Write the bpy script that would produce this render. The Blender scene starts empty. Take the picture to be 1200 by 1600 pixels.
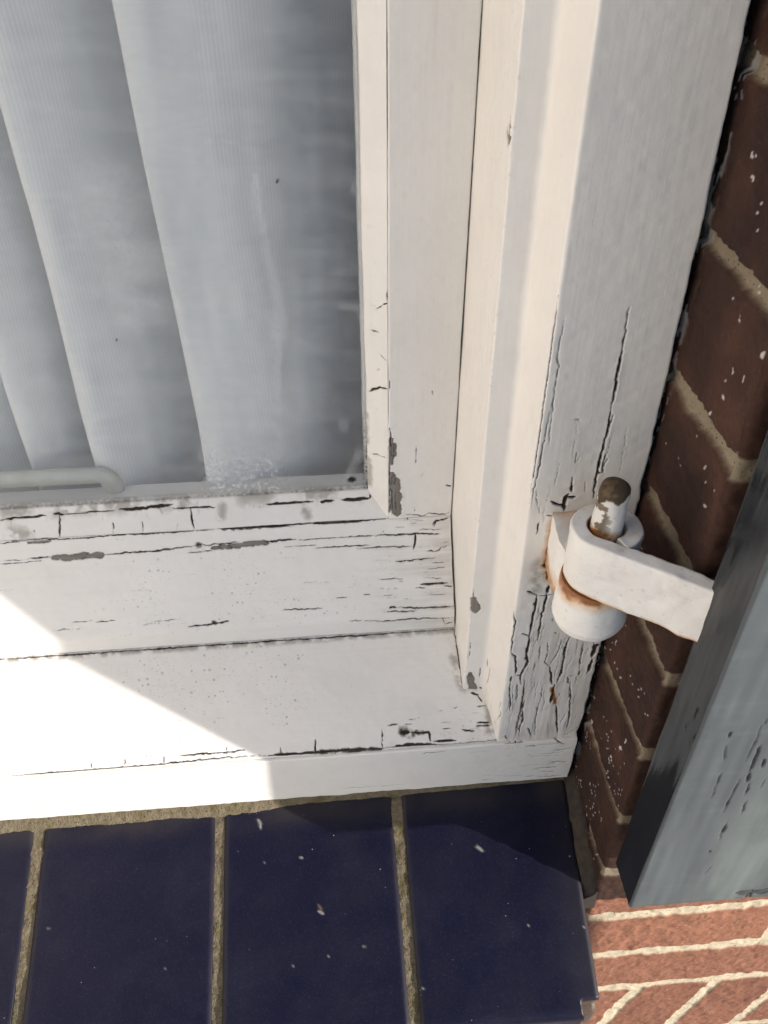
import bpy, math, random
import numpy as np
from mathutils import Vector, Matrix

# ------------------------------------------------------------------ camera, sky, sun, exposure
scene = bpy.context.scene
cam_d = bpy.data.cameras.new("camera")
cam = bpy.data.objects.new("camera", cam_d)
scene.collection.objects.link(cam)
scene.camera = cam
Rv, Uv, Fv = (0.99657348, -0.08250155, -0.00589862), (0.05785561, 0.64434435, 0.76254383), (0.05911031, 0.76027222, -0.64690967)
cam.matrix_world = Matrix(((Rv[0], Uv[0], -Fv[0], -0.0946376), (Rv[1], Uv[1], -Fv[1], -0.3067561), (Rv[2], Uv[2], -Fv[2], 0.4568016), (0, 0, 0, 1)))
cam_d.sensor_fit = 'HORIZONTAL'; cam_d.sensor_width = 36.0; cam_d.lens = 39.356
cam_d.clip_start = 0.01; cam_d.clip_end = 3000

SUN_DIR = Vector((-1.93, 1.0, -0.57)).normalized()          # the way the light travels
elev = math.asin(-SUN_DIR.z)
azim = math.atan2(-SUN_DIR.x, -SUN_DIR.y)
world = bpy.data.worlds.new("World"); scene.world = world
world.use_nodes = True
wt = world.node_tree
sky = wt.nodes.new('ShaderNodeTexSky'); sky.sky_type = 'NISHITA'; sky.sun_disc = False
sky.sun_elevation = elev; sky.sun_rotation = azim
bg = wt.nodes['Background']; bg.inputs[1].default_value = 0.066
wt.links.new(sky.outputs[0], bg.inputs[0])
sun_d = bpy.data.lights.new("sun", 'SUN'); sun_d.energy = 2.45; sun_d.angle = math.radians(0.8); sun_d.color = (1.0, 0.90, 0.74)
sun = bpy.data.objects.new("sun", sun_d); scene.collection.objects.link(sun)
sun.rotation_euler = SUN_DIR.to_track_quat('-Z', 'Y').to_euler()
vs = scene.view_settings; vs.view_transform = 'Standard'; vs.look = 'None'; vs.gamma = 1.0; vs.exposure = 1.52
vs.use_white_balance = True; vs.white_balance_temperature = 5850; vs.white_balance_tint = 13

# ------------------------------------------------------------------ helpers
COL = scene.collection
rng = random.Random(7)
MM = 0.001

def tag(o, label=None, cat=None, group=None, kind=None):
    if label: o['label'] = label
    if cat: o['category'] = cat
    if group: o['group'] = group
    o['kind'] = kind or 'thing'
    return o

def empty(name, loc=(0, 0, 0)):
    o = bpy.data.objects.new(name, None); COL.objects.link(o); o.location = loc; o.empty_display_size = 0.02
    return o

def attach(o, parent):
    if parent is not None:
        o.parent = parent
        o.matrix_parent_inverse = Matrix.Translation(parent.location).inverted()

def hash3(ix, iy, iz, seed):
    h = (ix.astype(np.uint32) * np.uint32(73856093)) ^ (iy.astype(np.uint32) * np.uint32(19349663)) ^ (iz.astype(np.uint32) * np.uint32(83492791)) ^ np.uint32((seed * 2654435761) & 0xffffffff)
    h ^= h >> np.uint32(15); h *= np.uint32(2246822519); h ^= h >> np.uint32(13); h *= np.uint32(3266489917); h ^= h >> np.uint32(16)
    return h.astype(np.float64) / 4294967295.0

def vnoise(P, size, seed=0):
    """value noise in 0..1 with features of the given size (m or 3-vector)"""
    q = P / np.asarray(size, float) + 1000.37
    i = np.floor(q).astype(np.int64); f = q - i; f = f * f * (3 - 2 * f)
    r = 0
    for dx in (0, 1):
        wx = f[:, 0] if dx else 1 - f[:, 0]
        for dy in (0, 1):
            wy = f[:, 1] if dy else 1 - f[:, 1]
            for dz in (0, 1):
                wz = f[:, 2] if dz else 1 - f[:, 2]
                r = r + wx * wy * wz * hash3(i[:, 0] + dx, i[:, 1] + dy, i[:, 2] + dz, seed)
    return r

def fbm(P, size, seed=0, octs=3):
    r = 0; a = 0.5; s = np.asarray(size, float); t = 0
    for k in range(octs):
        r = r + a * vnoise(P, s, seed + 17 * k); t += a; a *= 0.5; s = s * 0.5
    return r / t

def sstep(a, b, x):
    t = np.clip((x - a) / (b - a), 0, 1); return t * t * (3 - 2 * t)

def mesh_np(name, V, quads, ngons=(), mat=None, parent=None, attrs=None, smooth=True):
    V = np.ascontiguousarray(V, np.float32); quads = np.ascontiguousarray(quads, np.int32)
    me = bpy.data.meshes.new(name)
    ng = sum(len(n) for n in ngons)
    me.vertices.add(len(V)); me.vertices.foreach_set('co', V.ravel())
    nl = quads.size + ng
    me.loops.add(nl); me.polygons.add(len(quads) + len(ngons))
    idx = np.concatenate([quads.ravel()] + [np.asarray(n, np.int32) for n in ngons]) if ng else quads.ravel()
    me.loops.foreach_set('vertex_index', idx.astype(np.int32))
    starts = list(range(0, quads.size, quads.shape[1])); tot = [quads.shape[1]] * len(quads); p = quads.size
    for n in ngons: starts.append(p); tot.append(len(n)); p += len(n)
    me.polygons.foreach_set('loop_start', np.array(starts, np.int32))
    me.polygons.foreach_set('loop_total', np.array(tot, np.int32))
    sm = np.full(len(starts), smooth); sm[len(quads):] = False
    me.polygons.foreach_set('use_smooth', sm)
    me.update(calc_edges=True); me.validate()
    if attrs:
        for k, a in attrs.items():
            at = me.attributes.new(k, 'FLOAT', 'POINT'); at.data.foreach_set('value', np.ascontiguousarray(a, np.float32))
    if mat: me.materials.append(mat)
    o = bpy.data.objects.new(name, me); COL.objects.link(o)
    attach(o, parent)
    return o

def simple(name, verts, faces, mat, parent=None, smooth=False, bevel=0):
    me = bpy.data.meshes.new(name); me.from_pydata([tuple(v) for v in verts], [], faces); me.update()
    if smooth: me.polygons.foreach_set('use_smooth', [True] * len(me.polygons))
    if mat: me.materials.append(mat)
    o = bpy.data.objects.new(name, me); COL.objects.link(o); attach(o, parent)
    if bevel:
        b = o.modifiers.new('bevel', 'BEVEL'); b.width = bevel; b.segments = 2
    return o

class Boxes:
    def __init__(s): s.v = []; s.f = []
    def box(s, a, b):
        n = len(s.v)
        for z in (a[2], b[2]):
            for x, y in ((a[0], a[1]), (b[0], a[1]), (b[0], b[1]), (a[0], b[1])): s.v.append((x, y, z))
        s.f += [tuple(n + i for i in q) for q in ((3, 2, 1, 0), (4, 5, 6, 7), (0, 1, 5, 4), (1, 2, 6, 5), (2, 3, 7, 6), (3, 0, 4, 7))]
        return s
    def build(s, name, mat, parent=None, bevel=0): return simple(name, s.v, s.f, mat, parent, False, bevel)

def axis_samples(lo, f0, f1, hi, step, coarse=0.03):
    """positions along a length: fine between f0 and f1, coarse outside"""
    a = [] if lo >= f0 - 1e-6 else list(np.linspace(lo, f0, max(2, int((f0 - lo) / coarse) + 1)))[:-1]
    m = list(np.linspace(f0, f1, int(round((f1 - f0) / step)) + 1))
    b = [] if hi <= f1 + 1e-6 else list(np.linspace(f1, hi, max(2, int((hi - f1) / coarse) + 1)))[1:]
    return np.array(a + m + b)

def profile(pts, rad=0.0012):
    """pts: (a, b, step[, radius]) corners of a closed outline; returns sampled outline with rounded corners"""
    n = len(pts); out = []
    cor = [np.array(p[:2], float) for p in pts]
    rads = [(p[3] if len(p) > 3 else rad) for p in pts]
    ends = []
    for i in range(n):
        p0, p1, p2 = cor[i - 1], cor[i], cor[(i + 1) % n]
        u = p0 - p1; v = p2 - p1; lu, lv = np.linalg.norm(u), np.linalg.norm(v)
        r = min(rads[i], lu * .45, lv * .45)
        ends.append((p1 + u / lu * r, p1, p1 + v / lv * r))
    for i in range(n):
        a, c, b = ends[i]
        if np.linalg.norm(a - b) > 1e-7:
            na = max(4, int(1.1 * np.linalg.norm(a - b) / max(min(pts[i][2], pts[i - 1][2]), .0003)))
            for t in np.arange(na) / na: out.append((1 - t) ** 2 * a + 2 * t * (1 - t) * c + t * t * b)
        nx = ends[(i + 1) % n][0]; d = np.linalg.norm(nx - b); k = max(1, int(round(d / pts[i][2])))
        for j in range(k): out.append(b + (nx - b) * j / k)
    return np.array(out)

def sweep_grid(prof, S, axis):
    """returns positions (ns*np,3), outward normals, quads; profile is (a,b) = (x,y) for axis z or (y,z) for axis x"""
    npf, ns = len(prof), len(S)
    d = np.roll(prof, -1, 0) - np.roll(prof, 1, 0)
    area = 0.5 * np.sum(prof[:, 0] * np.roll(prof[:, 1], -1) - np.roll(prof[:, 0], -1) * prof[:, 1])
    nn = np.stack([d[:, 1], -d[:, 0]], 1) * (1 if area > 0 else -1)
    nn /= np.linalg.norm(nn, axis=1)[:, None] + 1e-12
    V = np.zeros((ns, npf, 3)); N = np.zeros((ns, npf, 3))
    if axis == 'z': V[:, :, 0] = prof[None, :, 0]; V[:, :, 1] = prof[None, :, 1]; V[:, :, 2] = S[:, None]; N[:, :, 0] = nn[None, :, 0]; N[:, :, 1] = nn[None, :, 1]
    else: V[:, :, 1] = prof[None, :, 0]; V[:, :, 2] = prof[None, :, 1]; V[:, :, 0] = S[:, None]; N[:, :, 1] = nn[None, :, 0]; N[:, :, 2] = nn[None, :, 1]
    i = np.arange(ns - 1)[:, None]; j = np.arange(npf)[None, :]; j2 = (j + 1) % npf
    a = i * npf + j; b = i * npf + j2; c = (i + 1) * npf + j2; e = (i + 1) * npf + j
    q = np.stack([a, b, c, e], -1).reshape(-1, 4)
    if (area < 0) ^ False: q = q[:, ::-1]
    caps = [list(range(npf)), list(range((ns - 1) * npf, ns * npf))]
    if area > 0: caps[0] = caps[0][::-1]
    else: caps[1] = caps[1][::-1]
    return V.reshape(-1, 3), N.reshape(-1, 3), q, caps

def parse_marks(s):
    r = []
    for t in s.split('|'):
        k, w, rest = t.split(',', 2)
        r.append((k, float(w) * MM, np.array([[int(c) for c in q.split(',')] for q in rest.split(' ')], float) * 1e-4))
    return r

def apply_marks(V, marks, grid, warp=0.0005, seed=3, edge=1.0):
    """distance fields of cracks, chips, dirt, rust ... evaluated on the vertices"""
    out = {k: np.zeros(len(V)) for k in ('crack', 'bare', 'dirt', 'rust', 'moss', 'smear', 'lift')}
    if not marks: return out
    for kind, w, pts in marks:
        pad = w * 2.5 + 0.003
        lo = pts.min(0) - pad; hi = pts.max(0) + pad
        idx = np.nonzero(np.all((V > lo) & (V < hi), axis=1))[0]
        if not len(idx): continue
        Q = V[idx]
        dense_ = [pts[0]]
        for a, b in zip(pts[:-1], pts[1:]):
            k = max(1, int(np.linalg.norm(b - a) / .0015)); dense_ += [a + (b - a) * t / k for t in range(1, k + 1)]
        pts = np.array([Q[np.argmin(((Q - p) ** 2).sum(1))] for p in dense_])
        pts = pts[np.concatenate([[True], np.linalg.norm(np.diff(pts, axis=0), axis=1) > 1e-6])]
        if len(pts) < 2: pts = np.array([pts[0], pts[0] + 1e-5])
        wa = warp if kind in 'c' else max(warp, w * 0.32)
        fs = 0.0022 if kind == 'c' else max(0.0022, w * .8)
        Wp = Q + wa * 2 * (np.stack([fbm(Q, fs, seed + a, 2) for a in (0, 31, 57)], 1) - 0.5)
        seg = np.linalg.norm(np.diff(pts, axis=0), axis=1); L = seg.sum(); acc = 0
        best = np.full(len(idx), 9.0); bt = np.zeros(len(idx))
        for a, b, sl in zip(pts[:-1], pts[1:], seg):
            ab = b - a; t = np.clip(((Wp - a) @ ab) / max(ab @ ab, 1e-12), 0, 1)
            d = np.linalg.norm(Wp - (a + t[:, None] * ab), axis=1)
            m = d < best; best[m] = d[m]; bt[m] = (acc + t[m] * sl) / max(L, 1e-9); acc += sl
        if kind == 'c':
            tap = 0.35 + 0.65 * np.clip(np.minimum(bt, 1 - bt) * 5, 0, 1)
            ww = w * tap * (0.50 + 0.62 * vnoise(Q, 0.0035, seed + 5))
            v = np.clip((ww / 2 + grid * .5 - best) / (grid * .9), 0, 1) * np.clip(.34 + ww / (grid * 1.9), 0, 1)
            out['crack'][idx] = np.maximum(out['crack'][idx], v)
            if w > .0009: out['lift'][idx] = np.maximum(out['lift'][idx], np.exp(-np.maximum(best - ww / 2, 0) / .0016) * np.clip(w / .0018, 0, 1) * (vnoise(Q, .006, seed + 8) > .45))
        elif kind == 'b':
            v = np.clip((w / 2 + grid * .4 - best) / (grid * .8), 0, 1); out['bare'][idx] = np.maximum(out['bare'][idx], v)
            out['lift'][idx] = np.maximum(out['lift'][idx], np.exp(-np.maximum(best - w / 2, 0) / .0018) * 1.3)
            rim = np.clip(1 - np.abs(best - w / 2) / (grid * 1.1), 0, 1) * (vnoise(Q, 0.004, seed + 9) > .4) * .8
            out['crack'][idx] = np.maximum(out['crack'][idx], rim)
        else:
            key = {'d': 'dirt', 'r': 'rust', 'm': 'moss', 's': 'smear', 'k': 'crack'}.get(kind[0])
            soft = w * (.9 if kind in ('d', 'r', 's') else .35)
            v = np.clip((w / 2 + soft - best) / (soft * 1.2), 0, 1)
            if kind == 'rd': key = 'crack'; v *= .7
            if kind in ('d', 'm'): v = v * sstep(.30, .58, fbm(Q, .0045, seed + 12, 3))
            out[key][idx] = np.maximum(out[key][idx], v)
    return out

def random_cracks(fn, n, seed, along, L, w, wig=0.35):
    """short wandering hairlines; fn(rng) gives a start point, along the unit grain direction, across second direction"""
    r = random.Random(seed); res = []
    for _ in range(n):
        p = np.array(fn(r)); g, c = along
        ln = r.uniform(*L); k = max(3, int(ln / 0.003)); pts = [p]
        for _ in range(k):
            p = p + g * ln / k + c * r.gauss(0, wig) * ln / k
            pts.append(p)
        res.append(('c', r.uniform(*w) * MM, np.array(pts)))
    return res

# ------------------------------------------------------------------ materials
class NT:
    def __init__(s, name):
        s.m = bpy.data.materials.new(name); s.m.use_nodes = True; s.t = s.m.node_tree
        s.b = s.t.nodes['Principled BSDF']; s.out = s.t.nodes['Material Output']
        s.co = s.t.nodes.new('ShaderNodeTexCoord').outputs['Object']
    def n(s, ty, **kw):
        nd = s.t.nodes.new(ty)
        for k, v in kw.items(): setattr(nd, k, v)
        return nd
    def set(s, sock, v):
        if isinstance(v, bpy.types.NodeSocket): s.t.links.new(v, sock)
        else:
            if sock.type == 'RGBA' and len(v) == 3: v = (*v, 1)
            sock.default_value = v
    def attr(s, name): return s.n('ShaderNodeAttribute', attribute_name=name).outputs['Fac']
    def mix(s, f, a, b, blend='MIX'):
        nd = s.n('ShaderNodeMix', data_type='RGBA', blend_type=blend)
        s.set(nd.inputs[0], f); s.set(nd.inputs[6], a); s.set(nd.inputs[7], b); return nd.outputs[2]
    def math(s, op, a, b=0.0, clamp=False):
        nd = s.n('ShaderNodeMath', operation=op, use_clamp=clamp); s.set(nd.inputs[0], a); s.set(nd.inputs[1], b); return nd.outputs[0]
    def scaled(s, sc):
        nd = s.n('ShaderNodeMapping'); s.t.links.new(s.co, nd.inputs[0]); nd.inputs['Scale'].default_value = sc; return nd.outputs[0]
    def noise(s, scale, detail=3, rough=.55, vec=None, dist=0):
        nd = s.n('ShaderNodeTexNoise'); s.set(nd.inputs['Vector'], vec or s.co)
        nd.inputs['Scale'].default_value = scale; nd.inputs['Detail'].default_value = detail; nd.inputs['Roughness'].default_value = rough; nd.inputs['Distortion'].default_value = dist
        return nd.outputs['Fac']
    def ramp(s, v, a, b, lo=0.0, hi=1.0):
        nd = s.n('ShaderNodeMapRange', clamp=True); s.set(nd.inputs[0], v)
        for i, x in enumerate((a, b, lo, hi)): nd.inputs[1 + i].default_value = x
        return nd.outputs[0]
    def specks(s, scale, radius, gate):
        v = s.n('ShaderNodeTexVoronoi', feature='F1'); s.set(v.inputs['Vector'], s.co); v.inputs['Scale'].default_value = scale
        sep = s.n('ShaderNodeSeparateColor'); s.t.links.new(v.outputs['Color'], sep.inputs[0])
        rad = s.math('MULTIPLY', sep.outputs[1], radius)
        dot = s.math('LESS_THAN', v.outputs['Distance'], rad)
        return s.math('MULTIPLY', dot, s.math('LESS_THAN', sep.outputs[0], gate))
    def bump(s, h, strength, dist, prev=None):
        nd = s.n('ShaderNodeBump'); s.set(nd.inputs['Height'], h); nd.inputs['Strength'].default_value = strength; nd.inputs['Distance'].default_value = dist
        if prev is not None: s.t.links.new(prev, nd.inputs['Normal'])
        return nd.outputs[0]
    def done(s, color, rough=.5, normal=None, spec=None, **kw):
        s.set(s.b.inputs['Base Color'], color); s.set(s.b.inputs['Roughness'], rough)
        if normal is not None: s.t.links.new(normal, s.b.inputs['Normal'])
        if spec is not None: s.set(s.b.inputs['Specular IOR Level'], spec)
        for k, v in kw.items(): s.set(s.b.inputs[k], v)
        return s.m

def paint_material(name, base=(.81, .785, .745), grain=(1, 1, 1), speck=True, bare=((.10, .085, .07), (.33, .30, .27))):
    """old white gloss paint on weathered wood: cracks, bare patches, grime, rust stains, moss from vertex attributes"""
    t = NT(name)
    big = t.noise(9, 4); mid = t.noise(70, 3)
    c = t.mix(t.ramp(big, .35, .7), base, tuple(x * .93 for x in base))
    c = t.mix(t.math('MULTIPLY', t.ramp(mid, .5, .8), .15), c, (.58, .54, .47))
    streak = t.noise(1, 4, .6, t.scaled(tuple(260 if g == 1 else 14 for g in grain)))
    c = t.mix(t.math('MULTIPLY', t.ramp(streak, .56, .78), .08), c, (.44, .40, .35))
    if speck:
        sp = t.specks(330, .32, .45); mask = t.attr('speck')
        c = t.mix(t.math('MULTIPLY', t.math('MULTIPLY', sp, mask), .50), c, (.30, .29, .25))
        sp2 = t.specks(900, .45, .3)
        c = t.mix(t.math('MULTIPLY', t.math('MULTIPLY', sp2, t.math('ADD', mask, .10)), .30), c, (.36, .34, .30))
    c = t.mix(t.math('MULTIPLY', t.attr('dirt'), .6), c, (.20, .17, .13))
    wash = t.math('MULTIPLY', t.attr('wash'), t.ramp(streak, .35, .62))
    c = t.mix(t.math('MULTIPLY', wash, .42), c, (.36, .32, .28))
    rn = t.noise(320, 3)
    rusty = t.mix(rn, (.40, .16, .045), (.15, .055, .02))
    ra = t.attr('rust')
    halo = t.math('MULTIPLY', t.ramp(t.math('ADD', ra, t.math('MULTIPLY', rn, .35)), .30, .9), .75)
    c = t.mix(halo, c, (.62, .36, .13))
    c = t.mix(t.ramp(t.math('ADD', ra, t.math('MULTIPLY', rn, .5)), .85, 1.15), c, rusty)
    wood = t.mix(t.noise(1, 5, .7, t.scaled(tuple(900 if g == 1 else 40 for g in grain))), bare[0], bare[1])
    ba = t.attr('bare')
    c = t.mix(ba, c, wood)
    c = t.mix(t.attr('moss'), c, t.mix(t.noise(700, 2), (.035, .034, .018), (.11, .10, .045)))
    c = t.mix(t.ramp(t.attr('crack'), .08, .85), c, (.036, .028, .022))
    h = t.math('ADD', t.noise(1, 3, .5, t.scaled(tuple(420 if g == 1 else 25 for g in grain))), t.math('MULTIPLY', t.noise(1500, 2), .35))
    nb = t.bump(h, .32, .00035)
    nb = t.bump(t.noise(110, 2), .25, .0009, nb)
    rg = t.ramp(t.math('MAXIMUM', ba, t.attr('crack')), 0, 1, .42, .9)
    return t.done(c, rg, nb, .4)
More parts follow.
